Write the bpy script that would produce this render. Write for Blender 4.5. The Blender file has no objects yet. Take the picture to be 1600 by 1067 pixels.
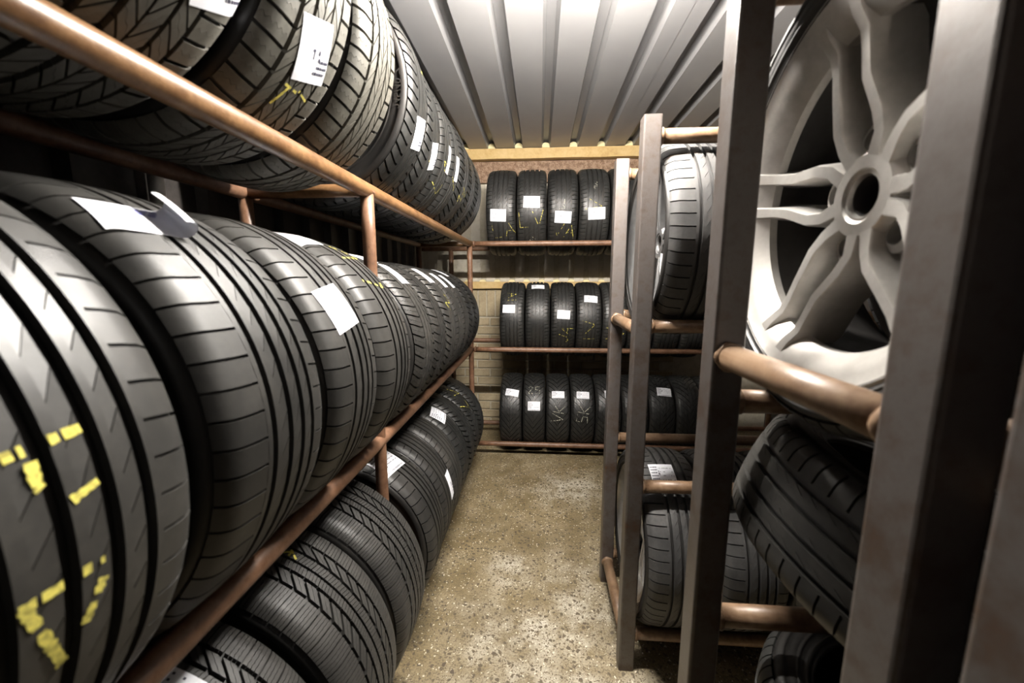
import bpy, math, random
from mathutils import Vector, Matrix
R_ = math.radians
rnd = random.Random(7)
sc = bpy.context.scene
col = sc.collection

# ------------------------------------------------------------------ camera
CAMZ = 1.30
F = 622.0
vpx, vpy = 844.0, 438.0
d = Vector(((vpx-800)/F, (533.5-vpy)/F, 1.0)).normalized()
zc = Vector((0, d.z, -d.y)).normalized()
yc = (d - zc*d.dot(zc)).normalized()
xc = Vector((yc.z*1.0, 0, 0))
xc = zc.cross(yc)
if xc.x < 0: xc = -xc
cam_d = bpy.data.cameras.new('camera')
cam = bpy.data.objects.new('camera', cam_d); col.objects.link(cam)
# columns of the camera matrix are the camera axes in world coordinates
right = Vector((xc.x, yc.x, zc.x)); up = Vector((xc.y, yc.y, zc.y)); fwd = Vector((xc.z, yc.z, zc.z))
m = Matrix((right, up, -fwd)).transposed().to_4x4()
m.translation = Vector((0, 0, CAMZ))
cam.matrix_world = m
cam_d.sensor_width = 36; cam_d.lens = F*36/1600
cam_d.clip_start = 0.02
cam_d.dof.use_dof = True
cam_d.dof.focus_distance = 1.9
cam_d.dof.aperture_fstop = 3.6
sc.camera = cam

# ------------------------------------------------------------------ world, exposure
w = bpy.data.worlds.new('world'); sc.world = w; w.use_nodes = True
w.node_tree.nodes['Background'].inputs[0].default_value = (0.75, 0.82, 1.0, 1)
w.node_tree.nodes['Background'].inputs[1].default_value = 0.012
vs = sc.view_settings
vs.view_transform = 'Standard'; vs.look = 'None'; vs.gamma = 1.0; vs.use_curve_mapping = False
vs.exposure = 0.0
LAMP = (0.12, 1.06, 2.10)      # centre of a tube lamp running across the aisle
LAMP_LEN = .60
LAMP_POWER = 1250.0

# ------------------------------------------------------------------ materials
MATS = {}
def nodes(name):
    mt = bpy.data.materials.new(name); mt.use_nodes = True
    nt = mt.node_tree
    return mt, nt, nt.nodes['Principled BSDF']
def N(nt, t, **k):
    n = nt.nodes.new(t)
    for a, v in k.items():
        if a in n.inputs: n.inputs[a].default_value = v
        else: setattr(n, a, v)
    return n
def ramp(nt, fac, stops):
    r = nt.nodes.new('ShaderNodeValToRGB')
    el = r.color_ramp.elements
    while len(el) < len(stops): el.new(0.5)
    for e, (p, c) in zip(el, stops):
        e.position = p; e.color = (*c, 1) if len(c) == 3 else c
    nt.links.new(fac, r.inputs[0]); return r
def g(v): return (v, v, v)
def mixc(nt, fac, a, b, mode='MIX'):
    n = nt.nodes.new('ShaderNodeMix'); n.data_type = 'RGBA'; n.blend_type = mode
    for s, v in ((0, fac), (6, a), (7, b)):
        if hasattr(v, 'links') or hasattr(v, 'is_linked'): nt.links.new(v, n.inputs[s])
        elif isinstance(v, (int, float)): n.inputs[s].default_value = v
        else: n.inputs[s].default_value = (*v, 1)
    return n.outputs[2]
def coords(nt, kind='Object', scale=None):
    c = nt.nodes.new('ShaderNodeTexCoord')
    if scale is None: return c.outputs[kind]
    mp = nt.nodes.new('ShaderNodeMapping'); mp.inputs['Scale'].default_value = scale
    nt.links.new(c.outputs[kind], mp.inputs[0]); return mp.outputs[0]
def noise(nt, vec, scale, detail=4, rough=.6):
    n = N(nt, 'ShaderNodeTexNoise', Scale=scale, Detail=detail, Roughness=rough)
    nt.links.new(vec, n.inputs['Vector']); return n.outputs[0]
def bump(nt, p, h, strength=.3, dist=.002):
    b = N(nt, 'ShaderNodeBump', Strength=strength, Distance=dist)
    nt.links.new(h, b.inputs['Height']); nt.links.new(b.outputs[0], p.inputs['Normal'])

def rubber(name, c, dust, rough=.5, spread=.25):
    mt, nt, p = nodes(name)
    o = coords(nt); n1 = noise(nt, o, 9, 5); n2 = noise(nt, o, 120, 3)
    info = nt.nodes.new('ShaderNodeObjectInfo')
    r1 = ramp(nt, n1, [(.35, c), (.75, dust)])
    base = mixc(nt, n2, r1.outputs[0], tuple(x*.72 for x in c))
    hsv = nt.nodes.new('ShaderNodeHueSaturation')
    mr = N(nt, 'ShaderNodeMapRange'); mr.inputs[3].default_value = 1-spread; mr.inputs[4].default_value = 1+spread
    nt.links.new(info.outputs['Random'], mr.inputs[0]); nt.links.new(mr.outputs[0], hsv.inputs['Value'])
    nt.links.new(base, hsv.inputs['Color']); nt.links.new(hsv.outputs[0], p.inputs['Base Color'])
    rr = ramp(nt, n1, [(.3, g(rough-.08)), (.8, g(rough+.14))])
    nt.links.new(rr.outputs[0], p.inputs['Roughness'])
    bump(nt, p, n2, .12, .001)
    MATS[name] = mt; return mt
rubber('rubber_worn', (.0229, .0222, .0207), (.0493, .0449, .0378), .5)
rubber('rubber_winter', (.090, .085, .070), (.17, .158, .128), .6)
rubber('rubber_snow', (.030, .029, .027), (.055, .051, .045), .5)
rubber('rubber_dark', (.016, .0162, .0155), (.032, .0315, .029), .45)
rubber('rubber_side', (.010, .0095, .009), (.022, .019, .016), .5)
rubber('rubber_dusty', (.0341, .0335, .0329), (.093, .0899, .0868), .55)

def rust(name, stops, rough=.55, metal=0.0, sc1=14, sc2=60):
    mt, nt, p = nodes(name)
    o = coords(nt); n1 = noise(nt, o, sc1, 6, .65); n2 = noise(nt, o, sc2, 4, .7)
    mx = N(nt, 'ShaderNodeMath', operation='MULTIPLY_ADD'); mx.inputs[1].default_value = .35
    nt.links.new(n2, mx.inputs[0]); 
    m2 = N(nt, 'ShaderNodeMath', operation='MULTIPLY'); m2.inputs[1].default_value = .65
    nt.links.new(n1, m2.inputs[0]); nt.links.new(m2.outputs[0], mx.inputs[2])
    r = ramp(nt, mx.outputs[0], stops)
    nt.links.new(r.outputs[0], p.inputs['Base Color'])
    p.inputs['Roughness'].default_value = rough; p.inputs['Metallic'].default_value = metal
    bump(nt, p, n2, .25, .0015)
    MATS[name] = mt; return mt
rust('pipe_orange', [(.32, (.0595, .0255, .0102)), (.46, (.1445, .0723, .0298)), (.58, (.2125, .1148, .051)), (.72, (.1105, .051, .0204))], .38)
rust('pipe_brown', [(.32, (.0616, .029, .0158)), (.46, (.1408, .0704, .0387)), (.58, (.2024, .11, .066)), (.72, (.0968, .0458, .0246))], .45)
rust('pipe_tan', [(.32, (.0765, .0408, .0213)), (.46, (.1615, .0978, .0561)), (.58, (.221, .1445, .0892)), (.72, (.119, .0638, .0323))], .42)
rust('steel_post', [(.30, (.085, .0382, .0187)), (.40, (.0808, .0595, .0476)), (.52, (.1105, .0978, .0918)), (.70, (.0723, .0561, .0476))], .38, .3, 7, 40)
rust('rust_panel', [(.30, (.06, .030, .016)), (.47, (.19, .11, .062)), (.58, (.36, .25, .17)), (.72, (.13, .07, .038))], .7, 0, 30, 120)
rust('wall_sheet', [(.30, (.02, .017, .015)), (.50, (.045, .038, .034)), (.70, (.07, .06, .05))], .55)
rust('cream_sheet', [(.30, (.34, .2975, .221)), (.50, (.527, .4845, .3995)), (.72, (.595, .561, .4845))], .5, 0, 6, 40)
rust('wood', [(.30, (.34, .1955, .0595)), (.46, (.527, .357, .136)), (.62, (.612, .442, .204)), (.78, (.425, .2635, .0935))], .6, 0, 9, 50)
rust('brick', [(.30, (.2295, .1785, .102)), (.50, (.374, .306, .1955)), (.70, (.476, .3995, .2635))], .85, 0, 9, 70)
rust('mortar', [(.30, (.34, .2975, .221)), (.50, (.476, .4335, .34)), (.70, (.561, .51, .408))], .9, 0, 20, 90)
rust('plain_wall', [(.30, (.10, .095, .09)), (.70, (.15, .145, .135))], .8)
rust('white_pipe', [(.30, (.50, .48, .43)), (.70, (.68, .66, .60))], .5)

def roofm():
    mt, nt, p = nodes('roof_sheet'); o = coords(nt)
    n1 = noise(nt, o, 2.2, 4); n2 = noise(nt, coords(nt, 'Object', (1, .15, 1)), 40, 3)
    r = ramp(nt, n1, [(.3, (.24, .236, .24)), (.7, (.284, .28, .28))])
    nt.links.new(r.outputs[0], p.inputs['Base Color'])
    p.inputs['Roughness'].default_value = .36; bump(nt, p, n2, .05, .001); MATS['roof_sheet'] = mt
roofm()
def silver(name, c, rough, metal=1.0):
    mt, nt, p = nodes(name); o = coords(nt)
    n1 = noise(nt, o, 30, 4)
    r = ramp(nt, n1, [(.35, c), (.7, tuple(x*.78 for x in c))])
    nt.links.new(r.outputs[0], p.inputs['Base Color'])
    rr = ramp(nt, n1, [(.3, g(rough)), (.8, g(rough+.2))]); nt.links.new(rr.outputs[0], p.inputs['Roughness'])
    p.inputs['Metallic'].default_value = metal; MATS[name] = mt
silver('alloy', (.55, .53, .50), .36, .8)
silver('alloy_dark', (.20, .20, .20), .38, .7)
silver('brake_dust_and_shade', (.030, .027, .025), .55, .2)  # dust on the barrel, painted shade in the bore
def plain(name, c, rough=.6, emit=0):
    mt, nt, p = nodes(name); p.inputs['Base Color'].default_value = (*c, 1); p.inputs['Roughness'].default_value = rough
    if emit: p.inputs['Emission Color'].default_value = (*c, 1); p.inputs['Emission Strength'].default_value = emit
    MATS[name] = mt
plain('ink', (.03, .03, .06), .6); plain('ink_blue', (.06, .07, .35), .6)
plain('foam', (.80, .70, .40), .8); plain('white_plastic', (.8, .8, .8), .4)
def paperm():
    mt, nt, p = nodes('paper'); n1 = noise(nt, coords(nt), 60, 3)
    r = ramp(nt, n1, [(.3, (.78, .79, .85)), (.7, (.84, .85, .89))]); nt.links.new(r.outputs[0], p.inputs['Base Color'])
    p.inputs['Roughness'].default_value = .5; MATS['paper'] = mt
paperm()
def chalkm(name, c):
    mt, nt, p = nodes(name); n1 = noise(nt, coords(nt), 150, 3)
    r = ramp(nt, n1, [(.35, tuple(x*.45 for x in c)), (.6, c)]); nt.links.new(r.outputs[0], p.inputs['Base Color'])
    p.inputs['Roughness'].default_value = .9; MATS[name] = mt
chalkm('chalk_yellow', (.74, .65, .13)); chalkm('chalk_white', (.75, .74, .60))
def lampm():
    mt = bpy.data.materials.new('lamp_glow'); mt.use_nodes = True; nt = mt.node_tree; nt.nodes.clear()
    e = N(nt, 'ShaderNodeEmission', Strength=LAMP_POWER); e.inputs[0].default_value = (1.0, .95, .88, 1)
    o = nt.nodes.new('ShaderNodeOutputMaterial'); nt.links.new(e.outputs[0], o.inputs[0]); MATS['lamp_glow'] = mt
lampm()
def floorm():
    mt, nt, p = nodes('concrete'); o = coords(nt)
    big = noise(nt, o, 2.3, 5, .6); mid = noise(nt, o, 8, 5, .65); fine = noise(nt, o, 160, 4, .7)
    # pale worn patches with a shape of their own
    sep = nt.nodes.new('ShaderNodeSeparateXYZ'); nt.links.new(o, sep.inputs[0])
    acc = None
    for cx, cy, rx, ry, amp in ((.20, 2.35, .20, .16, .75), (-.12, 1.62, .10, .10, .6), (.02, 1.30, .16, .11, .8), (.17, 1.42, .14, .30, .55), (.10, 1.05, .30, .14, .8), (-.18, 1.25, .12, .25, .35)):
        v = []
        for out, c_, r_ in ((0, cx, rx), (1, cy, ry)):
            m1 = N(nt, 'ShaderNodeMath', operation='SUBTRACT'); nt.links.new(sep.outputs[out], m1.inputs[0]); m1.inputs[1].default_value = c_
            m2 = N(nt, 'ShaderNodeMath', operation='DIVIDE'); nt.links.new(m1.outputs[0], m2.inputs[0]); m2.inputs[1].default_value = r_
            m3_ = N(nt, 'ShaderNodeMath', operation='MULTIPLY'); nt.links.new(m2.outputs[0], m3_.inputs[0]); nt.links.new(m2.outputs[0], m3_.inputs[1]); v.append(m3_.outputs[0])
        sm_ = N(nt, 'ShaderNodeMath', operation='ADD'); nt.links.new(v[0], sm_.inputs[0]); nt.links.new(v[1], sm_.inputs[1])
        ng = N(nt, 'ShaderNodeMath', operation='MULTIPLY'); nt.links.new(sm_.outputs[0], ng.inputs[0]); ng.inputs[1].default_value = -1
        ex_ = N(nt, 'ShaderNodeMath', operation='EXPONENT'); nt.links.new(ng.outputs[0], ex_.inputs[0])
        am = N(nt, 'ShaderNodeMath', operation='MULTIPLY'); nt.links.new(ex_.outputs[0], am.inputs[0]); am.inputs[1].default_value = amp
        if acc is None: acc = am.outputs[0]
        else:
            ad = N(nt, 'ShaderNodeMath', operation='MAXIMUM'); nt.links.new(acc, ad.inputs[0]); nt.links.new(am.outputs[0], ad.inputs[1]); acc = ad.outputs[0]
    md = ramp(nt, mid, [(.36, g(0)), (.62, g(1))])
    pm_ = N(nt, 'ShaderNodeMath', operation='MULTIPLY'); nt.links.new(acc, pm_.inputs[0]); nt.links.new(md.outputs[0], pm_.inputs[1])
    a = ramp(nt, big, [(.34, (.123, .0902, .041)), (.50, (.2132, .164, .0861)), (.66, (.3116, .2542, .1558))])
    b = ramp(nt, mid, [(.30, (.1394, .1025, .0476)), (.50, (.2378, .1886, .1025)), (.68, (.3526, .2952, .1968))])
    base = mixc(nt, .5, a.outputs[0], b.outputs[0])
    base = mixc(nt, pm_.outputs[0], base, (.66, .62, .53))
    base = mixc(nt, .55, base, ramp(nt, fine, [(.32, g(.30)), (.68, g(1.6))]).outputs[0], 'MULTIPLY')
    wn = N(nt, 'ShaderNodeTexNoise', Scale=55.0, Detail=3.0); nt.links.new(o, wn.inputs['Vector'])
    wv = N(nt, 'ShaderNodeVectorMath', operation='MULTIPLY_ADD'); nt.links.new(wn.outputs['Color'], wv.inputs[0]); wv.inputs[1].default_value = (.022, .022, .022); nt.links.new(o, wv.inputs[2])
    def stones(scale, thr, colr, keep, basec):
        v = N(nt, 'ShaderNodeTexVoronoi', Scale=scale); nt.links.new(wv.outputs[0], v.inputs['Vector'])
        m1 = ramp(nt, v.outputs['Distance'], [(thr-.05, g(1)), (thr, g(0))])
        sel = nt.nodes.new('ShaderNodeSeparateColor'); nt.links.new(v.outputs['Color'], sel.inputs[0])
        m2 = ramp(nt, sel.outputs[0], [(keep, g(0)), (keep+.02, g(1))])
        mm = N(nt, 'ShaderNodeMath', operation='MULTIPLY'); nt.links.new(m1.outputs[0], mm.inputs[0]); nt.links.new(m2.outputs[0], mm.inputs[1])
        return mixc(nt, mm.outputs[0], basec, colr)
    base = stones(62, .42, (.10, .078, .048), .62, base)
    base = stones(140, .45, (.14, .105, .062), .45, base)
    base = stones(95, .30, (.66, .60, .47), .74, base)
    base = stones(30, .22, (.085, .064, .042), .84, base)
    nt.links.new(base, p.inputs['Base Color'])
    rr = ramp(nt, mid, [(.3, g(.38)), (.7, g(.75))]); nt.links.new(rr.outputs[0], p.inputs['Roughness'])
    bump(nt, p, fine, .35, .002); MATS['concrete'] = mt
floorm()

# ------------------------------------------------------------------ mesh helpers
def mesh(name, V, Fs, mat, smooth=None):
    me = bpy.data.meshes.new(name); me.from_pydata(V, [], Fs)
    if isinstance(mat, str): mat = MATS[mat]
    me.materials.append(mat)
    if smooth is True: me.polygons.foreach_set('use_smooth', [True]*len(Fs))
    elif smooth: me.polygons.foreach_set('use_smooth', smooth)
    me.update(); return me
def link(name, me, parent=None, loc=(0, 0, 0), rot=(0, 0, 0)):
    o = bpy.data.objects.new(name, me); col.objects.link(o); o.parent = parent
    o.location = loc; o.rotation_euler = rot; return o
def thing(name, label, cat, loc, group=None, rot=(0, 0, 0)):
    o = bpy.data.objects.new(name, None); col.objects.link(o); o.empty_display_size = .05
    o.location = loc; o.rotation_euler = rot; o['label'] = label; o['category'] = cat
    if group: o['group'] = group
    return o
def box(V, Fs, x0, x1, y0, y1, z0, z1, bev=0):
    b = len(V)
    V += [(x, y, z) for z in (z0, z1) for y in (y0, y1) for x in (x0, x1)]
    Fs += [tuple(b+i for i in f) for f in ((0, 2, 3, 1), (4, 5, 7, 6), (0, 1, 5, 4), (2, 6, 7, 3), (0, 4, 6, 2), (1, 3, 7, 5))]
def boxmesh(name, x0, x1, y0, y1, z0, z1, mat):
    V, Fs = [], []; box(V, Fs, x0, x1, y0, y1, z0, z1); return mesh(name, V, Fs, mat)
def rbox(name, sx, sy, sz, r, mat, axis='z'):
    """tube of square section with rounded long edges, centred, along z"""
    pts = []
    for cx, cy, a0 in ((1, 1, 0), (-1, 1, 90), (-1, -1, 180), (1, -1, 270)):
        for a in (0, 30, 60, 90):
            t = R_(a0+a); pts.append((cx*(sx/2-r)+r*math.cos(t), cy*(sy/2-r)+r*math.sin(t)))
    n = len(pts); V = [(x, y, z) for z in (-sz/2, sz/2) for x, y in pts]
    Fs = [(i, (i+1) % n, n+(i+1) % n, n+i) for i in range(n)] + [tuple(range(n-1, -1, -1)), tuple(range(n, 2*n))]
    return mesh(name, V, Fs, mat)
def pipe(name, p0, p1, r, mat, parent=None, n=20, weld=True):
    p0, p1 = Vector(p0), Vector(p1)
    L = (p1-p0).length; k = max(2, int(L/.12))
    q = (p1-p0).to_track_quat('Z', 'Y')
    V, Fs, sm = [], [], []
    rr = random.Random(int(L*1e5) + int(r*1e6))
    for j in range(k+1):
        z = L*j/k
        for i in range(n):
            a = 2*math.pi*i/n; ro = r*(1+rr.uniform(-.006, .006)); V.append((ro*math.cos(a), ro*math.sin(a), z))
    for j in range(k):
        for i in range(n):
            Fs.append((j*n+i, j*n+(i+1) % n, (j+1)*n+(i+1) % n, (j+1)*n+i)); sm.append(True)
    Fs.append(tuple(range(n-1, -1, -1))); Fs.append(tuple(range(k*n, (k+1)*n))); sm += [False, False]
    if weld:                                  # a bead of weld round each end
        for z in (.004, L-.004):
            b = len(V)
            for s in range(5):
                t = math.pi*s/4
                for i in range(n):
                    a = 2*math.pi*i/n; ro = r*.98+.0045*math.sin(t)*(1+.35*math.sin(5*a+s)); V.append((ro*math.cos(a), ro*math.sin(a), z+.006*math.cos(t)))
            for s in range(4):
                for i in range(n): Fs.append((b+s*n+i, b+(s+1)*n+i, b+(s+1)*n+(i+1) % n, b+s*n+(i+1) % n)); sm.append(True)
    o = link(name, mesh(name, V, Fs, mat, sm), parent)
    o.rotation_euler = q.to_euler(); o.location = p0
    if parent: o.location = p0 - Vector(parent.location)
    return o

# ------------------------------------------------------------------ the setting
XL, XR, YB, YF, ZC = -1.10, 1.95, 3.45, -.60, 2.335
V, Fs = [], []
nx, ny = 24, 40
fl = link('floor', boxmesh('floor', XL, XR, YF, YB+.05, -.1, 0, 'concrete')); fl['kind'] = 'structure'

PITCH, OPEN_, DEEP = .214, .068, .052
ce = link('ceiling', boxmesh('ceiling', XL-.1, XR+.1, YF, YB+.05, ZC+.06, ZC+.12, 'plain_wall')); ce['kind'] = 'structure'
def roof_sheet(x_first, nrib, y0, y1, dz):
    pts = []
    for k in range(nrib):
        x = x_first + k*PITCH
        pts += [(x, ZC), (x+.014, ZC+DEEP), (x+OPEN_-.014, ZC+DEEP), (x+OPEN_, ZC)]
    pts = [(pts[0][0]-.075, ZC)] + pts + [(pts[-1][0]+.075+.002, ZC)]
    t = .0012; V, Fs = [], []; n = len(pts)
    for y in (y0, y1):
        for s in (0, t):
            V += [(x, y, z+s+dz) for x, z in pts]
    for i in range(n-1):
        Fs.append((i, i+1, 2*n+i+1, 2*n+i)); Fs.append((n+i, 3*n+i, 3*n+i+1, n+i+1))
        Fs.append((i, n+i, n+i+1, i+1)); Fs.append((2*n+i, 2*n+i+1, 3*n+i+1, 3*n+i))
    for i in (0, n-1):
        Fs.append((i, 2*n+i, 3*n+i, n+i))
    link('roof_sheet', mesh('roof_sheet', V, Fs, 'roof_sheet'), ce)
roof_sheet(-5*PITCH, 8, YF, YB+.04, 0)
roof_sheet(3*PITCH, 6, YF, YB+.04, .0016)

# back wall: mortar bed with real bricks, cream sheet above, rusty steel beam on top
WB = YB
wb = link('wall_back', boxmesh('wall_back', XL, XR, WB, WB+.12, 0, ZC+.06, 'mortar')); wb['kind'] = 'structure'
def brickmesh(name, sx, sy, sz):
    c = .004
    V = []; 
    for y, k in ((0, 0), (-sy+c, 0), (-sy, c)):
        V += [(-sx/2+k, y, -sz/2+k), (sx/2-k, y, -sz/2+k), (sx/2-k, y, sz/2-k), (-sx/2+k, y, sz/2-k)]
    Fs = [(8, 9, 10, 11)]
    for j in (0, 4):
        for i in range(4): Fs.append((j+i, j+(i+1) % 4, j+4+(i+1) % 4, j+4+i))
    return mesh(name, V, Fs, 'brick')
stretcher = brickmesh('brick', .215, .012, .064); soldier = brickmesh('brick_soldier', .064, .012, .225)
def brick(me, x, z):
    o = link('brick', me, wb, (x, WB-rnd.uniform(0, .003), z), (rnd.uniform(-.01, .01), rnd.uniform(-.006, .006), rnd.uniform(-.01, .01)))
ZS0, ZS1 = .985, 1.225
x = -1.02
while x < 1.25:
    brick(soldier, x, (ZS0+ZS1)/2-.002); x += .0745
row = 0; z = ZS0-.042
while z > .03:
    x = -1.0 + (.112 if row % 2 else 0)
    while x < 1.15:
        brick(stretcher, x, z); x += .2265
    z -= .0755; row += 1
def cladding(name, x0, x1, y, z0, z1, mat, parent, pitch=.11, dep=.022, vertical_axis='x', side=-1):
    pts = []; x = x0
    while x < x1:
        pts += [(x, 0), (x+pitch*.62, 0), (x+pitch*.70, dep), (x+pitch*.92, dep)]; x += pitch
    pts.append((x, 0)); V, Fs = [], []; n = len(pts)
    for z in (z0, z1):
        for s in (0, .0015):
            if vertical_axis == 'x': V += [(a, y+side*(b)+s, z) for a, b in pts]
            else: V += [(y+side*b+s, a, z) for a, b in pts]
    for i in range(n-1):
        Fs.append((i, i+1, 2*n+i+1, 2*n+i)); Fs.append((n+i, 3*n+i, 3*n+i+1, n+i+1))
        Fs.append((i, n+i, n+i+1, i+1)); Fs.append((2*n+i, 2*n+i+1, 3*n+i+1, 3*n+i))
    return link(name, mesh(name, V, Fs, mat), parent)
cladding('cladding_sheet', XL+.01, XR-.1, WB-.004, 1.292, 2.14, 'cream_sheet', wb, .125, -.024)
link('rusty_beam', boxmesh('rusty_beam', XL, XR, WB-.05, WB, 2.09, 2.252, 'rust_panel'), wb)['label'] = 'rusty brown steel beam'
def timber(name, x0, x1, y0, y1, z0, z1):
    V, Fs = [], []; rr = random.Random(3); n = 30
    for i in range(n+1):
        x = x0+(x1-x0)*i/n; e = [rr.uniform(-.0018, .0018) for _ in range(4)]
        V += [(x, y0+e[0], z0+e[1]), (x, y1, z0+e[1]), (x, y1, z1+e[2]), (x, y0+e[3], z1+e[2])]
    for i in range(n):
        for k in range(4): Fs.append((4*i+k, 4*i+4+k, 4*i+4+(k+1) % 4, 4*i+(k+1) % 4))
    Fs += [(0, 1, 2, 3), (4*n+3, 4*n+2, 4*n+1, 4*n)]
    o = link(name, mesh(name, V, Fs, 'wood')); o['kind'] = 'structure'; return o
t1 = timber('trim_1', XL, XR-.05, WB-.115, WB-.052, 2.255, 2.332)
t2 = timber('trim_2', XL, XR-.05, WB-.05, WB-.002, 1.232, 1.288)
def lump(sx, sz):
    V, Fs = [], []; n = 10
    for y in (0, .03):
        for i in range(n+1):
            a = math.pi*i/n; V.append((sx*math.cos(a)*(1 if y else 1), y, sz*abs(math.sin(a))**.6))
    for i in range(n): Fs.append((i, i+1, n+2+i, n+1+i))
    Fs += [tuple(range(n, -1, -1)), tuple(range(n+1, 2*n+2)), (0, n+1, 2*n+1, n)]
    return mesh('foam_filler', V, Fs, 'foam')
lm = lump(.030, .037)
for k in range(-5, 9):
    link('foam_filler', lm, t1, (k*PITCH+OPEN_/2, WB-.112, ZC-.001))
lm2 = lump(.026, .020)
for k in range(0, 20):
    link('foam_filler', lm2, t2, (XL+.01+.125*k+.10, WB-.046, 1.287))
wl = link('wall_left', boxmesh('wall_left', XL-.1, XL, YF, YB+.1, 0, ZC+.06, 'wall_sheet')); wl['kind'] = 'structure'
cladding('cladding_sheet', YF+.02, YB-.13, XL+.001, 0.02, ZC-.02, 'wall_sheet', wl, .19, .03, 'y', 1)
wr = link('wall_right', boxmesh('wall_right', XR, XR+.1, YF, YB+.1, 0, ZC+.06, 'wall_sheet')); wr['kind'] = 'structure'
# no wall behind the camera: left out so lamp light escapes and bounces less

# steel beam out of view, added to keep lamp light off the near ceiling
t3 = link('blocking_beam', boxmesh('blocking_beam', XL, XR, .86, .92, 2.085, ZC, 'rust_panel')); t3['kind'] = 'structure'
# lamp hung under the roof just above the picture
lamp = thing('ceiling_lamp', 'long white tube lamp hanging from the roof above the aisle', 'lamp', (LAMP[0], LAMP[1], ZC))
def lathe(name, prof, mat, n=32, smooth=True):
    V, Fs = [], []; k = len(prof)
    for i in range(n):
        a = 2*math.pi*i/n
        V += [(r*math.cos(a), r*math.sin(a), z) for r, z in prof]
    for i in range(n):
        j = (i+1) % n
        for s in range(k-1): Fs.append((i*k+s, j*k+s, j*k+s+1, i*k+s+1))
    return mesh(name, V, Fs, mat, smooth)
zt = LAMP[2]-ZC
V, Fs = [], []; box(V, Fs, -LAMP_LEN/2-.03, LAMP_LEN/2+.03, -.022, .022, -.004, -.052)
link('lamp_housing', mesh('lamp_housing', V, [f[::-1] for f in Fs], 'white_plastic'), lamp)
for sx in (-1, 1):
    V, Fs = [], []; box(V, Fs, sx*(LAMP_LEN/2+.012)-.01, sx*(LAMP_LEN/2+.012)+.01, -.012, .012, zt-.02, -.052)
    link('tube_holder', mesh('tube_holder', V, Fs, 'white_plastic'), lamp)
tb = lathe('lamp_tube', [(.0001, -LAMP_LEN/2), (.016, -LAMP_LEN/2), (.016, LAMP_LEN/2), (.0001, LAMP_LEN/2)], 'lamp_glow', 20, False)
link('lamp_tube', tb, lamp, (0, 0, zt), (0, math.pi/2, 0))

# grey conduit on the left wall
cd = thing('conduit_pipe', 'pale grey vertical pipe against the left wall behind the tyres', 'pipe', (-1.03, 1.05, 0))
pipe('pipe_run', (-1.03, 1.05, 0), (-1.03, 1.05, 2.33), .018, 'white_pipe', cd, weld=False)
for z in (.5, 1.30, 2.1): link('pipe_clip', rbox('pipe_clip', .05, .02, .022, .004, 'white_pipe'), cd, (-.012, 0, z))

# ------------------------------------------------------------------ racks
XFR, XRR = -.49, -.85
LZ = (.10, .81, 1.55)
YC0 = 2.80
lr = thing('tyre_rack', 'long rusty pipe rack with three shelves along the left wall', 'rack', (-.67, 1.25, 0))
for z, mt in zip(LZ, ('pipe_brown', 'pipe_brown', 'pipe_orange')):
    pipe('rail', (XFR, -.5, z), (XFR, YC0, z), .021, mt, lr)
    pipe('rail', (XRR, -.5, z), (XRR, YC0, z), .021, 'pipe_brown', lr)
for y in (-.42, 1.14, YC0):
    for x in (XFR, XRR):
        pipe('post', (x, y, 0), (x, y, 1.55), .0185, 'pipe_brown', lr)
    for z in LZ:
        pipe('cross_bar', (XRR, y, z), (XFR, y, z), .018, 'pipe_orange' if z > 1.5 else 'pipe_brown', lr)
YR0 = 3.24
br = thing('tyre_rack', 'rusty pipe rack with three shelves across the back brick wall', 'rack', (.6, 3.02, 0))
for z in LZ:
    pipe('rail', (XFR+.026, YC0, z), (1.86, YC0, z), .018, 'pipe_brown', br)
    pipe('rail', (-.98, YR0, z), (1.86, YR0, z), .018, 'pipe_brown', br)
for x in (1.86, -.72):
    pipe('post', (x, YR0, 0), (x, YR0, 1.55), .0185, 'pipe_brown', br)
pipe('post', (1.86, YC0, 0), (1.86, YC0, 1.55), .0185, 'pipe_brown', br)
for z in LZ: pipe('cross_bar', (1.86, YC0, z), (1.86, YR0, z), .018, 'pipe_brown', br)

def stillage(label, yn, yf, x0, x1, zs, ztop, zside, pm, zs_near=None):
    """free standing rack: four square posts, pipe rails across (x) at both depths and side rails (y)"""
    t = thing('tyre_rack', label, 'rack', ((x0+x1)/2, (yn+yf)/2, 0), 'square post tyre racks on the right')
    loc = Vector(t.location)
    for x in (x0, x1):
        for y in (yn, yf):
            p = link('post', rbox('post', .050, .050, ztop, .005, 'steel_post'), t, Vector((x, y, ztop/2))-loc)
            link('foot_plate', rbox('foot_plate', .07, .07, .006, .004, 'steel_post'), p, (0, 0, -ztop/2+.003)) if False else None
        for z in zside:
            pipe('side_rail', (x, yn+.025, z), (x, yf-.025, z), .0205, pm, t)
    for y in (yn, yf):
        for z in (zs_near if zs_near and y == yn else zs):
            pipe('rail', (x0+.025, y, z), (x1-.025, y, z), .020, pm, t)
    return t
stillage('square post steel rack holding the grey dusty wheel near the back', 1.205, 1.605, .302, 1.55, (1.695, 1.165, .655, .125), 1.745, (1.150, .10), 'pipe_tan')
YW, ZRC = .556, 1.0965                         # the silver wheel sits nearer the far rail, so the near rail is the higher one
ZRD = ZRC+math.sqrt((.310+.0235)**2-(.680-YW)**2)-math.sqrt((.310+.0235)**2-(YW-.315)**2)
stillage('square post steel rack holding the silver alloy wheel', .315, .680, .306, 1.55, (1.722, ZRC, .685, .125), 1.745, (1.178, .10), 'pipe_tan', (1.722, ZRD, .632, .125))
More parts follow.
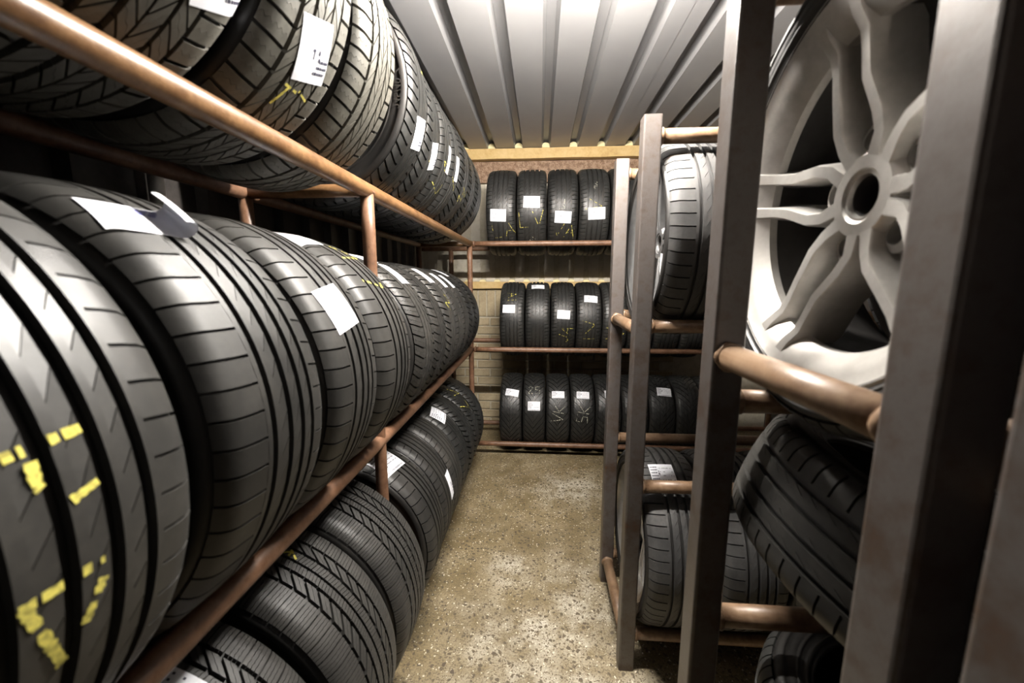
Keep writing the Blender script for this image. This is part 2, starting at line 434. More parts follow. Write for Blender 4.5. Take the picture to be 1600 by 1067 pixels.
stillage('square post steel rack at the right edge nearest the camera', -.14, .225, .306, 1.55, (1.700, 1.120, .61, .125), 1.745, (1.10, .10), 'pipe_tan')

# ------------------------------------------------------------------ tyres
class Prof:
    def __init__(s, R, W, rim):
        s.R, s.W, s.rim = R, W, rim
        s.tw = (W/2-.004)/1.172; s.rho = .43*s.tw
    def at(s, v, dep=0.0):
        a = abs(v); sg = 1 if v >= 0 else -1
        if a <= .8: return v*s.tw, s.R-.004*(v/.8)**2-dep
        ph = (a-.8)/.45*R_(60); rho = s.rho-dep
        return sg*(.8*s.tw+rho*math.sin(ph)), s.R-.004-s.rho+rho*math.cos(ph)
    def r_of_w(s, w):
        a = abs(w)
        if a <= .8*s.tw: return s.R-.004*(w/(.8*s.tw))**2
        q = min(1, (a-.8*s.tw)/s.rho)
        return s.R-.004-s.rho*(1-math.sqrt(max(0, 1-q*q)))

# a rib: v0, v1, blocks round the tyre (0 = unbroken), gap in metres, skew (list of (v, shift in pitches)), slices by thin sipes
def lin(a, b, v0, v1): return lambda v: a+(b-a)*(v-v0)/(v1-v0)
def S(v0, v1, n=0, gap=.003, sk=None, nv=3, sl=1, zz=0, dep=1.0):
    return dict(v0=v0, v1=v1, n=n, gap=gap, sk=sk or (lambda v: 0), nv=nv, sl=sl, zz=zz, dep=dep)
def style_ribs(style):
    if style == 'summer':
        return [S(-1.22, -.48, 56, .0038, lambda v: .35*(v+.5)**2, 6), S(-.48, -.40), S(-.30, -.20, 0), S(-.20, -.06, 56, .0018, lin(0, .6, -.2, -.06), 1), S(.05, .13, 0), S(.13, .25, 56, .0018, lin(0, .7, .13, .25), 1), S(.36, .43, 0), S(.43, .54, 56, .0022, lin(0, .5, .43, .54), 1), S(.64, .70, 0), S(.70, 1.22, 56, .0034, lambda v: -.35*(v-.7), 4)]
    if style == 'eco':
        return [S(-1.22, -.70, 66, .0036, lambda v: .3*(v+.7), 5), S(-.70, -.64), S(-.53, -.42, 66, .0024, lin(0, .7, -.53, -.42), 1), S(-.42, -.26), S(-.15, -.05, 66, .0022, lin(0, .6, -.15, -.05), 1), S(-.05, .05), S(.05, .15), S(.26, .42), S(.42, .53, 66, .0024, lin(0, .7, .42, .53), 1), S(.64, .70), S(.70, 1.22, 66, .0036, lambda v: .3*(v-.7), 5)]
    if style == 'allseason':
        return [S(-1.22, -.52, 56, .0060, lambda v: 1.3*(v+.52)**2, 7, 2, .12), S(-.45, -.20, 56, .0028, lambda v: 1.8*(v+.45), 3, 1), S(-.14, .14, 56, .0014, lambda v: 1.2*v, 3), S(.20, .45, 56, .0028, lambda v: -1.8*(v-.45), 3), S(.52, 1.22, 56, .0060, lambda v: -1.3*(v-.52)**2, 7, 2, .12)]
    if style == 'hook':
        return [S(-1.22, -.58, 62, .0075, lambda v: 1.6*(v+.58)**2, 7), S(-.58, -.50), S(-.43, -.12, 0), S(-.05, .05), S(.12, .43), S(.50, .58), S(.58, 1.22, 62, .0075, lambda v: -1.6*(v-.58)**2, 7)]
    if style == 'vee':
        f = lambda v: 2.3*abs(v)-.5*v*v
        return [S(-1.22, -.66, 38, .0098, f, 5, 3, .1), S(-.63, -.34, 38, .0098, f, 3, 3, .1), S(-.31, -.05, 38, .0090, f, 3, 2, .1), S(-.035, .26, 38, .0090, lambda v: f(v)+.42, 3, 2, .1), S(.29, .62, 38, .0098, lambda v: f(v)+.42, 3, 3, .1), S(.65, 1.22, 38, .0098, lambda v: f(v)+.42, 5, 3, .1)]
    if style == 'block':
        return [S(-1.22, -.62, 54, .0062, lambda v: -.25*(v+.6), 5, 2, .16), S(-.52, -.29, 54, .0052, lin(0, .9, -.52, -.29), 2, 2, .10), S(-.20, .00, 54, .0052, lin(.4, -.4, -.20, .0), 2, 2, .10), S(.035, .24, 54, .0052, lin(0, .95, .035, .24), 2, 2, .10), S(.30, .54, 54, .0052, lin(.2, -.7, .30, .54), 2, 2, .10), S(.61, 1.22, 54, .0062, lambda v: .3*(v-.6), 5, 2, .16)]
    if style == 'winter':
        return [S(-1.22, -.56, 62, .0030, lambda v: -.2*(v+.56), 6, 4, .09), S(-.49, -.25, 62, .0085, lin(0, .95, -.51, -.24), 3, 2, .05), S(-.18, -.01, 62, .0020, lin(0, .15, -.2, 0), 3, 4, .12), S(.05, .25, 62, .0020, lin(0, -.15, .04, .26), 3, 4, .12), S(.32, .54, 62, .0085, lin(0, 1.0, .32, .54), 3, 2, .05), S(.61, 1.22, 62, .0032, lambda v: .25*(v-.61), 6, 4, .09)]
GD = .0085
_cache = {}
def tyre_meshes(style, R, W, rim, tm, flip=False):
    key = (style, R, W, rim, tm, flip)
    if key in _cache: return _cache[key]
    P = Prof(R, W, rim)
    # carcass: groove floor, shoulders, sidewalls with moulded rings, beads and the inner liner
    h = R-rim; prof = []
    for i in range(0, 26):
        v = -1.25+2.5*i/25
        prof.append(P.at(v, GD if abs(v) < 1.2 else .003))
    wE, rE = P.at(1.25)
    side = []
    for t, ww in ((.12, .992), (.22, 1.0), (.27, 1.0), (.275, .985), (.42, 1.0), (.55, .985), (.60, .975), (.605, .985), (.66, .975), (.665, .962), (.82, .90), (.84, .93), (.89, .93), (.92, .86), (1.0, .83)):
        side.append((W/2*ww, rE-(rE-rim)*t))
    inner = [(W/2*.80, rim-.004), (W/2*.70, rim-.002), (W/2*.70, rim+.012)]
    for a in range(10, 91, 16):
        inner.append((W/2*(.72+.2*math.sin(R_(a*1.0)*1.0)*.9*math.cos(R_(a*.45))), rim+.012+(h-.030)*(1-math.cos(R_(a)))**.8))
    inner = inner[:5]+[(W/2*.86, rim+h*.55), (W/2*.78, R-.024), (W/2*.5, R-.018)]
    right_ = side+inner
    loop = prof+right_+[(0.0, R-.017)]+[(-w, r) for w, r in reversed(right_)]
    n = 112; k = len(loop); V, Fs = [], []
    for i in range(n):
        a = 2*math.pi*i/n; ca, sa = math.cos(a), math.sin(a)
        V += [(r*ca, w, r*sa) for w, r in loop]
    for i in range(n):
        j = (i+1) % n
        for s in range(k):
            q = (s+1) % k; Fs.append((i*k+s, i*k+q, j*k+q, j*k+s))
    sidem = mesh('sidewall', V, Fs, 'rubber_side', True)
    # tread
    V, Fs, sm = [], [], []
    def piece(vs, ta, tb, dep, nt=1, closed=False):
        top, bot = [], []
        for v in vs:
            a0, b0 = ta(v), tb(v)
            w1, r1 = P.at(v); w2, r2 = P.at(v, GD*dep+.001)
            rowt, rowb = [], []
            for q in range(nt+1):
                a = a0+(b0-a0)*q/nt; c, s_ = math.cos(a), math.sin(a)
                rowt.append((r1*c, w1, r1*s_)); rowb.append((r2*c, w2, r2*s_))
            top.append(rowt); bot.append(rowb)
        m = len(vs)-1; b = len(V)
        for rowt in top: V.extend(rowt)
        for i in range(m):
            for q in range(nt):
                Fs.append((b+i*(nt+1)+q, b+i*(nt+1)+q+1, b+(i+1)*(nt+1)+q+1, b+(i+1)*(nt+1)+q)); sm.append(True)
        for i in (0, m):                       # walls towards the circumferential grooves
            b = len(V); V.extend(top[i]); V.extend(bot[i])
            for q in range(nt):
                f = (b+q, b+q+1, b+nt+1+q+1, b+nt+1+q); Fs.append(f if i else f[::-1]); sm.append(False)
        if not closed:
            for q in (0, nt):                  # walls towards the lateral grooves
                b = len(V); V.extend([r[q] for r in top]); V.extend([r[q] for r in bot])
                for i in range(m):
                    f = (b+i, b+i+1, b+m+1+i+1, b+m+1+i); Fs.append(f[::-1] if q else f); sm.append(False)
    for rb in style_ribs(style):
        v0, v1 = rb['v0'], rb['v1']; nv = rb['nv']
        vs_ = [v0+(v1-v0)*i/nv for i in range(nv+1)]
        if rb['n'] == 0:
            piece([v0, (v0+v1)/2, v1], lambda v: 0.0, lambda v: 2*math.pi, rb['dep'], 144, True); continue
        n = rb['n']; pit = 2*math.pi/n; ga = rb['gap']/R; sl = rb['sl']; th = (.0007 if style == 'block' else .0011)/R
        if rb['zz']: vs_ = [v0+(v1-v0)*i/(nv*2) for i in range(nv*2+1)]
        for kk in range(n):
            for q in range(sl):
                L = (pit-ga)/sl
                def edge(fr, last, kk=kk, q=q):
                    def f(v):
                        z = 0
                        if rb['zz'] and not last:
                            i = int(round((v-v0)/(v1-v0)*nv*2)); z = (rb['zz']*pit*.5)*(1 if i % 2 else -1)/max(1, sl-1)
                        return kk*pit + rb['sk'](v)*pit + ga/2 + fr*L + z
                    return f
                a = edge(q, q == 0); b_ = edge(q+1, q == sl-1)
                aa = (lambda v, a=a: a(v)+th/2) if q else a
                bb = (lambda v, b_=b_: b_(v)-th/2) if q < sl-1 else b_
                piece(vs_, aa, bb, rb['dep'], 1 if sl > 1 or n > 50 else 2)
    if flip: 
        V = [(x, -y, z) for x, y, z in V]; Fs = [f[::-1] for f in Fs]
    treadm = mesh('tread', V, Fs, tm, sm)
    _cache[key] = (sidem, treadm, P); return _cache[key]

def rolled(u, sw):
    # last part of the sheet rolls up and back on itself: returns (position, lift)
    u0, rr_ = .62, .013
    if u <= u0: return (u-.5)*sw, 0.0
    ph = (u-u0)*sw/rr_
    return (u0-.5)*sw+rr_*math.sin(ph), rr_*(1-math.cos(ph))
def patch(P, th0, w0, sw, sch, rot, na=24, nb=10, lift=None, off=.0012):
    V, Fs = [], []; c, s = math.cos(rot), math.sin(rot)
    for i in range(na+1):
        for j in range(nb+1):
            a = (i/na-.5)*sw; b = (j/nb-.5)*sch; la = 0
            if lift: a, la = rolled(i/na, sw)
            dw = a*c-b*s; ds = a*s+b*c; ww = w0+dw; th = th0+ds/P.R
            r = P.r_of_w(ww)+off+la
            V.append((r*math.cos(th), ww, r*math.sin(th)))
    for i in range(na):
        for j in range(nb): Fs.append((i*(nb+1)+j, (i+1)*(nb+1)+j, (i+1)*(nb+1)+j+1, i*(nb+1)+j+1))
    return V, Fs
def printed(P, th0, w0, sw, sch, rot, kind, lift, seed):
    V, Fs = [], []; rr = random.Random(seed); c, s = math.cos(rot), math.sin(rot)
    def quad(x0, x1, y0, y1):
        b = len(V)
        for a_, b_ in ((x0, y0), (x1, y0), (x1, y1), (x0, y1)):
            a = (a_-.5)*sw; bb = (b_-.5)*sch; la = 0
            if lift: a, la = rolled(a_, sw)
            dw = a*c-bb*s; ds = a*s+bb*c; ww = w0+dw; th = th0+ds/P.R
            r = P.r_of_w(ww)+.0017+la; V.append((r*math.cos(th), ww, r*math.sin(th)))
        Fs.append((b, b+1, b+2, b+3))
    if kind == 'form':                        # rows of small print, a denser block at one end, a bar code foot
        for row in range(6):
            y = .84-.115*row; x = .05
            while x < .30: L = rr.uniform(.02, .05); quad(x, x+L, y, y+.05); x += L+.015
        for row in range(4):
            y = .80-.15*row; x = .42
            while x < .92:
                L = rr.uniform(.015, .04)
                if rr.random() < .6: quad(x, x+L, y, y+.035)
                x += L+.02
        x = .06
        while x < .94: L = rr.uniform(.006, .018); quad(x, x+L, .05, .12); x += L+.014
        for x in (.34, .37): quad(x, x+.015, .45+rr.uniform(0, .1), .72)
        quad(.33, .40, .57, .61)
    elif kind == 'notes':
        for row in range(3):
            y = .16+.10*row; x = .55+.07*row
            while x < .95: L = rr.uniform(.02, .06); quad(x, x+L, y, y+.05); x += L+.02
        quad(.42, .50, .52, .56); quad(.46, .49, .40, .55); quad(.62, .67, .48, .56); quad(.64, .70, .38, .44)
    elif kind == 'dots':
        for _ in range(6): x, y = rr.uniform(.6, .92), rr.uniform(.08, .35); quad(x, x+.02, y, y+.012)
    elif kind == 'edge':
        for row in range(3):
            y = .66+.10*row; x = .22
            while x < .58: L = rr.uniform(.03, .08); quad(x, x+L, y, y+.05); x += L+.02
    return V, Fs
GLYPH = {
 'A': [[(0, 0), (.5, 1), (1, 0)], [(.25, .4), (.75, .4)]],
 'L': [[(0, 1), (0, 0), (.8, 0)]],
 'V': [[(0, 1), (.5, 0), (1, 1)]],
 'P': [[(0, 0), (0, 1), (.8, .95), (.9, .6), (.5, .45), (0, .5)]],
 'D': [[(0, 1), (.35, 0), (.9, .75)], [(-.1, 1), (.95, .95)]],
 'J': [[(.9, 1), (.9, .25), (.5, 0), (0, .15)]],
 'K': [[(0, 0), (0, 1)], [(.9, 1), (.1, .45), (.9, 0)]],
 '5': [[(.9, 1), (.1, 1), (.1, .55), (.8, .5), (.8, .1), (.1, 0)]],
 '2': [[(.1, .8), (.5, 1), (.9, .8), (.1, 0), (.9, 0)]],
 '7': [[(0, 1), (.9, .8), (.2, .3)], [(.9, .8), (.9, 0), (.1, 0)]],
 'T': [[(0, .9), (1, 1)], [(.5, .95), (.4, 0)]],
 'Z': [[(0, .6), (.3, 1), (.6, .2), (1, .7)]],
 '-': [[(0, .5), (1, .55)]],
 '*': [[(.1, .1), (.9, .9)], [(.1, .9), (.9, .1)], [(0, .5), (1, .5)]],
}
def chalk(P, ribs, ch, gx, th0, w0, size, rot, thick, seed, keep=.9):
    """hand drawn strokes lying on the ribs only (the chalk skips the grooves)"""
    V, Fs = [], []; rr = random.Random(seed); c, s = math.cos(rot), math.sin(rot)
    def onrib(ww):
        v = ww/P.tw if abs(ww) <= .8*P.tw else 0.9
        return any(rb['v0']+.01 < v < rb['v1']-.01 for rb in ribs) or abs(v) > .8
    def put(x, y):
        dw = x*c-y*s; ds = x*s+y*c; ww = w0+dw; th = th0+ds/P.R; r = P.r_of_w(ww)+.0008
        return (r*math.cos(th), ww, r*math.sin(th)), ww
    if 1:
        for st in GLYPH.get(ch, []):
            pts = [((x+gx)*size*.72, (y-.5)*size) for x, y in st]
            for (x0, y0), (x1, y1) in zip(pts, pts[1:]):
                L = math.hypot(x1-x0, y1-y0); n = max(2, int(L/.003)); nx_, ny_ = -(y1-y0)/L*thick/2, (x1-x0)/L*thick/2
                for i in range(n):
                    if rr.random() > keep: continue
                    a, b = i/n, (i+1)/n; j = rr.uniform(.75, 1.15)
                    q = [put(x0+(x1-x0)*t+sg*nx_*j, y0+(y1-y0)*t+sg*ny_*j) for t, sg in ((a, -1), (b, -1), (b, 1), (a, 1))]
                    if onrib(sum(ww for _, ww in q)/4):
                        k = len(V); V.extend(p for p, _ in q); Fs.append((k, k+1, k+2, k+3))
    return V, Fs

def add_paper(root, P, th, w0, sw=.09, sch=.06, rot=0, kind='form', lift=None, ink='ink'):
    V, Fs = patch(P, R_(th), w0, sw, sch, R_(rot), lift=lift)
    seed = int(abs(th*13+w0*1e4+sw*1e5))
    o = link('paper_label', mesh('paper_label', V, Fs, 'paper', True), root, (0, 0, P.R))
    V, Fs = printed(P, R_(th), w0, sw, sch, R_(rot), kind, lift, seed)
    if Fs: link('printed_text', mesh('printed_text', V, Fs, ink), o)
    o['label'] = 'white paper label stuck on the tread'
    return o
def add_chalk(root, P, style, text, th, w0, size, rot=0, thick=.006, colr='chalk_yellow', keep=.9):
    tot = len(text)*1.25-.25
    for gi, ch in enumerate(text):
        V, Fs = chalk(P, style_ribs(style), ch, gi*1.25-tot/2, R_(th), w0, size, R_(rot), thick, gi*7+int(abs(th)*3), keep)
        if Fs:
            o = link('chalk_mark', mesh('chalk_mark', V, Fs, colr), root, (0, 0, P.R))
            o['label'] = ('yellow' if colr == 'chalk_yellow' else 'white') + ' hand drawn chalk mark'

def tyre(label, style, R, W, rim, c, axis, tm, group, papers=(), chalks=(), flip=False, spin=None, name='tyre', mat3=None):
    """c = centre; axis 'y' = tread towards the aisle on the left rack, 'x' = tread towards the camera"""
    sidem, treadm, P = tyre_meshes(style, R, W, rim, tm, flip)
    if mat3 is None:
        root = thing(name, label, 'wheel' if name == 'alloy_wheel' else 'tyre', (c[0], c[1], c[2]-R), group, (0, 0, 0 if axis == 'y' else -math.pi/2))
    else:
        root = thing(name, label, 'wheel' if name == 'alloy_wheel' else 'tyre', (0, 0, 0), group)
        mm = mat3.to_4x4(); base = Vector(c) - mat3 @ Vector((0, 0, R)); mm.translation = base
        root.matrix_world = mm
    link('sidewall', sidem, root, (0, 0, R))
    sp = rnd.uniform(0, 6.28) if spin is None else spin
    link('tread', treadm, root, (0, 0, R), (0, sp, 0))
    for p in papers: add_paper(root, P, **p)
    for k in chalks: add_chalk(root, P, style, **k)
    return root, P
def rest(zr, rp, R, half): return zr+math.sqrt((R+rp+.0012)**2-half**2)

ORD = ['first', 'second', 'third', 'fourth', 'fifth', 'sixth', 'seventh', 'eighth', 'ninth', 'tenth', 'eleventh']
# ---- left rack: (near edge y, far edge y, radius, style, rubber, papers, chalks, words)
XT = (XFR+XRR)/2; HALF = (XFR-XRR)/2
curl = True
top = [
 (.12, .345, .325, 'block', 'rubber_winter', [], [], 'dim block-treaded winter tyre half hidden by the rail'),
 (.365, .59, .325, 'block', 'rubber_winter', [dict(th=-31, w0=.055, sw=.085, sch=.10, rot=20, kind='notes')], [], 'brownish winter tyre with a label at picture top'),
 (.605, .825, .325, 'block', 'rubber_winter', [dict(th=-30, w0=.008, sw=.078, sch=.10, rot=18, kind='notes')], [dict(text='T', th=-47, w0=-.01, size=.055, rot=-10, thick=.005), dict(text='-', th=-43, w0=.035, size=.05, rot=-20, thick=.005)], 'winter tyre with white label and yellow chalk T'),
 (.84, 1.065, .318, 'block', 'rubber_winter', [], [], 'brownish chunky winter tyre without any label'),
 (1.165, 1.35, .318, 'hook', 'rubber_dark', [dict(th=-19, w0=.005, sw=.075, sch=.09, rot=10, kind='notes')], [dict(text='-', th=14, w0=.03, size=.04)], 'dark tyre with visible sidewall lettering'),
 (1.36, 1.535, .310, 'hook', 'rubber_dark', [dict(th=-19, w0=.01, sw=.065, sch=.09, rot=16, kind='notes')], [dict(text='Z', th=-25, w0=0, size=.06, thick=.004)], 'dark tyre with one white label'),
 (1.54, 1.71, .310, 'eco', 'rubber_dark', [dict(th=-11, w0=.03, sw=.055, sch=.10, rot=0, kind='dots')], [dict(text='LZ', th=-22, w0=0, size=.09, rot=70, thick=.004)], 'dark tyre with one narrow white label'),
 (1.72, 1.89, .310, 'eco', 'rubber_dark', [dict(th=-10, w0=.0, sw=.055, sch=.10, rot=5, kind='dots')], [dict(text='V', th=-20, w0=0, size=.08, rot=40, thick=.004)], 'dark tyre with one slim white label'),
 (1.905, 2.11, .315, 'hook', 'rubber_dark', [], [dict(text='ZL', th=-22, w0=0, size=.08, rot=60, thick=.004)], 'unlabelled dark tyre with yellow chalk scribble'),
 (2.12, 2.33, .310, 'hook', 'rubber_dark', [], [], 'unlabelled dark tyre'),
 (2.345, 2.555, .310, 'hook', 'rubber_dark', [], [], 'unlabelled dark tyre beside the back rack'),
]
mid = [
 (.11, .378, .325, 'summer', 'rubber_worn', [], [dict(text='P', th=9, w0=-.005, size=.075, rot=-85, thick=.0075, keep=.99), dict(text='D', th=-11, w0=.0, size=.075, rot=4, thick=.0075, keep=.98)], 'large worn summer tyre with yellow chalk letters'),
 (.392, .628, .325, 'summer', 'rubber_worn', [dict(th=55, w0=-.028, sw=.125, sch=.062, rot=-10, kind='edge', lift=curl, ink='ink_blue')], [], 'large worn summer tyre with a curling white paper'),
 (.64, .852, .322, 'summer', 'rubber_worn', [dict(th=27, w0=-.012, sw=.09, sch=.09, rot=10, kind='dots')], [], 'worn summer tyre with a blank square white label'),
 (.865, 1.095, .318, 'summer', 'rubber_worn', [dict(th=75, w0=-.06, sw=.10, sch=.12, rot=0, kind='dots')], [dict(text='LV', th=50, w0=.02, size=.09, rot=75, thick=.006)], 'worn summer tyre with yellow chalk beside the front post'),
 (1.185, 1.40, .305, 'allseason', 'rubber_worn', [dict(th=52, w0=.02, sw=.075, sch=.10, rot=0, kind='dots'), dict(th=72, w0=-.02, sw=.07, sch=.09, rot=0, kind='dots')], [], 'grey all-season tyre with two white labels'),
 (1.41, 1.60, .300, 'allseason', 'rubber_worn', [], [], 'grey all-season tyre without a label'),
 (1.61, 1.79, .300, 'hook', 'rubber_worn', [dict(th=55, w0=.0, sw=.075, sch=.10, rot=0, kind='dots')], [dict(text='Z', th=25, w0=.02, size=.10, rot=70, thick=.004)], 'grey tyre with white label and faint chalk'),
 (1.80, 1.97, .298, 'eco', 'rubber_worn', [dict(th=50, w0=.0, sw=.06, sch=.10, rot=0, kind='dots')], [], 'grey tyre with one white label'),
 (1.98, 2.145, .295, 'eco', 'rubber_worn', [dict(th=50, w0=.0, sw=.06, sch=.10, rot=0, kind='dots')], [], 'grey tyre with one slim white label'),
 (2.155, 2.32, .295, 'allseason', 'rubber_dark', [dict(th=68, w0=.0, sw=.06, sch=.10, rot=0, kind='dots')], [], 'dark tyre with a label on its crown'),
 (2.33, 2.51, .295, 'hook', 'rubber_dark', [], [], 'dark unlabelled tyre nearest the back rack'),
]
bot = [
 (.345, .595, .335, 'winter', 'rubber_snow', [dict(th=67, w0=-.035, sw=.10, sch=.12, rot=0, kind='form')], [], 'labelled winter tyre at the bottom picture edge'),
 (.612, .855, .335, 'winter', 'rubber_snow', [], [dict(text='*', th=66, w0=.02, size=.045, thick=.005)], 'winter tyre with a small yellow chalk star'),
 (.87, 1.11, .332, 'winter', 'rubber_snow', [], [], 'winter tyre without any label'),
 (1.175, 1.375, .325, 'summer', 'rubber_worn', [dict(th=63, w0=-.02, sw=.12, sch=.10, rot=-8, kind='form')], [], 'tyre whose label is crossed by the post'),
 (1.39, 1.57, .320, 'eco', 'rubber_worn', [dict(th=14, w0=.04, sw=.07, sch=.11, rot=0, kind='notes')], [], 'tyre with a white label low on the aisle side'),
 (1.58, 1.76, .318, 'eco', 'rubber_worn', [], [], 'dusty ribbed tyre without a label'),
 (1.77, 1.95, .315, 'summer', 'rubber_dark', [dict(th=56, w0=.0, sw=.11, sch=.085, rot=12, kind='form')], [], 'dark tyre with a tilted white label'),
 (1.96, 2.14, .315, 'hook', 'rubber_dark', [], [], 'dark ribbed tyre without a label'),
 (2.15, 2.33, .312, 'hook', 'rubber_dark', [], [dict(text='LV', th=50, w0=.0, size=.09, rot=60, thick=.004)], 'dark tyre with thin yellow chalk letters'),
 (2.34, 2.53, .312, 'hook', 'rubber_dark', [], [], 'dark unlabelled tyre nearest the back rack'),
]
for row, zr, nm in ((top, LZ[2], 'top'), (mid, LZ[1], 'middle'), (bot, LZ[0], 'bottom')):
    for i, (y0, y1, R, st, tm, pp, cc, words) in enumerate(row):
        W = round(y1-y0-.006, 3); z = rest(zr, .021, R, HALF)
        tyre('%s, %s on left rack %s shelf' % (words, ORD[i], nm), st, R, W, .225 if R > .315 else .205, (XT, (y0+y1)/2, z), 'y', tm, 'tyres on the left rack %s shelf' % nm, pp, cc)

# ---- back rack
YT = (YC0+YR0)/2; HB = (YR0-YC0)/2
def brow(zr, R, edges, st, tm, nm, papers, chalks, words):
    for i in range(len(edges)-1):
        W = round(edges[i+1]-edges[i]-.008, 3)
        tyre('%s, %s on back rack %s shelf' % (words[i], ORD[i], nm), st, R, W, .19 if R < .29 else .205, ((edges[i]+edges[i+1])/2, YT, rest(zr, .018, R, HB)), 'x', tm, 'tyres on the back rack %s shelf' % nm, papers.get(i, []), chalks.get(i, []))
brow(LZ[2], .298, [-.372, -.165, .042, .250, .458, .665, .872], 'eco', 'rubber_dark', 'top',
     {0: [dict(th=-10, w0=-.015, sw=.105, sch=.078, rot=-2)], 1: [dict(th=6, w0=.0, sw=.108, sch=.075, rot=-2)], 2: [dict(th=-13, w0=.0, sw=.108, sch=.075, rot=-3)], 3: [dict(th=-9, w0=.01, sw=.110, sch=.075, rot=2)]},
     {0: [dict(text='LA', th=-29, w0=.02, size=.09, rot=10, thick=.0032, keep=.7)], 1: [dict(text='LV', th=-15, w0=.0, size=.10, rot=5, thick=.0032, keep=.7), dict(text='Z-', th=-38, w0=.015, size=.05, rot=80, colr='chalk_white', thick=.003, keep=.75)], 2: [dict(text='VA', th=-30, w0=.01, size=.09, rot=-10, thick=.0032, keep=.7), dict(text='Z-', th=2, w0=.005, size=.05, rot=80, colr='chalk_white', thick=.003, keep=.75)], 3: [dict(text='VN', th=10, w0=.0, size=.10, rot=80, thick=.0032, keep=.7), dict(text='Z-', th=30, w0=.01, size=.05, rot=80, colr='chalk_white', thick=.003, keep=.75)]},
     ['clean tyre with its label low beside the corner post', 'clean tyre with its label at mid height', 'clean tyre with white scribble above its label', 'clean tyre with yellow scribble above its label', 'clean tyre half hidden by the grey post', 'clean tyre behind the dusty wheel'])
brow(LZ[1], .278, [-.285, -.105, .075, .252, .430, .605, .785, .965, 1.145], 'eco', 'rubber_dark', 'middle',
     {0: [dict(th=20, w0=-.02, sw=.085, sch=.058, rot=-2)], 1: [dict(th=62, w0=.0, sw=.09, sch=.055, rot=0)], 2: [dict(th=12, w0=.0, sw=.088, sch=.060, rot=-3)], 3: [dict(th=36, w0=.01, sw=.09, sch=.055, rot=-4)]},
     {0: [dict(text='A', th=43, w0=.0, size=.06, rot=-80, thick=.003, keep=.75), dict(text='-', th=33, w0=.0, size=.09, thick=.003)], 2: [dict(text='JA', th=-17, w0=.01, size=.075, rot=70, thick=.003, keep=.75)], 3: [dict(text='7', th=-10, w0=.0, size=.13, rot=0, thick=.003, keep=.75)], 4: [dict(text='V', th=-15, w0=.0, size=.12, rot=90, thick=.005)]},
     ['narrow black tyre with yellow A above its label', 'narrow black tyre with its label on the crown', 'narrow black tyre with yellow letters below its label', 'narrow black tyre with a large yellow angle mark', 'narrow black tyre between the two grey posts', 'shaded black tyre', 'shaded black tyre', 'shaded black tyre'])
brow(LZ[0], .280, [-.290, -.120, .050, .228, .405, .590, .780, .968, 1.155, 1.34], 'vee', 'rubber_dark', 'bottom',
     {0: [dict(th=42, w0=.01, sw=.095, sch=.055, rot=-8)], 1: [dict(th=22, w0=.0, sw=.088, sch=.065, rot=0)], 2: [dict(th=40, w0=.0, sw=.09, sch=.055, rot=0)], 3: [dict(th=40, w0=.0, sw=.09, sch=.055, rot=-2)], 4: [dict(th=42, w0=.02, sw=.09, sch=.06, rot=0)], 6: [dict(th=48, w0=.02, sw=.10, sch=.07, rot=-4)], 8: [dict(th=42, w0=.0, sw=.10, sch=.07, rot=-6)]},
     {1: [dict(text='25', th=47, w0=.0, size=.06, rot=0, colr='chalk_white', thick=.003, keep=.75)], 2: [dict(text='VK', th=12, w0=.0, size=.08, rot=80, colr='chalk_white', thick=.003, keep=.75)], 3: [dict(text='5K', th=12, w0=.0, size=.08, rot=80, colr='chalk_white', thick=.003, keep=.75)]},
     ['winter tyre with a slanted label beside the brick wall', 'winter tyre with 25 chalked above its label', 'winter tyre with white chalk below its label', 'winter tyre with chalked 5 below its label', 'winter tyre behind the furthest grey post', 'shaded winter tyre', 'shaded winter tyre with a label', 'shaded winter tyre', 'shaded winter tyre with a label'])

# ------------------------------------------------------------------ alloy wheels
def revolve_y(name, prof, mat, n=72, closed=False, smooth=True):
    V, Fs = [], []; k = len(prof)
    for i in range(n):
        a = 2*math.pi*i/n; V += [(r*math.cos(a), w, r*math.sin(a)) for w, r in prof]
    for i in range(n):
        j = (i+1) % n
        for s in range(k if closed else k-1):
            q = (s+1) % k; Fs.append((i*k+s, i*k+q, j*k+q, j*k+s))
    return mesh(name, V, Fs, mat, smooth)
def auto(o, ang=35):
    me = o.data
    me.set_sharp_from_angle(angle=R_(ang))
def loft(V, Fs, secs):
    b = len(V); k = len(secs[0])
    for s in secs: V.extend(s)
    for i in range(len(secs)-1):
        for q in range(k):
            Fs.append((b+i*k+q, b+i*k+(q+1) % k, b+(i+1)*k+(q+1) % k, b+(i+1)*k+q))
    Fs.append(tuple(b+q for q in range(k-1, -1, -1))); Fs.append(tuple(b+(len(secs)-1)*k+q for q in range(k)))
_rims = {}
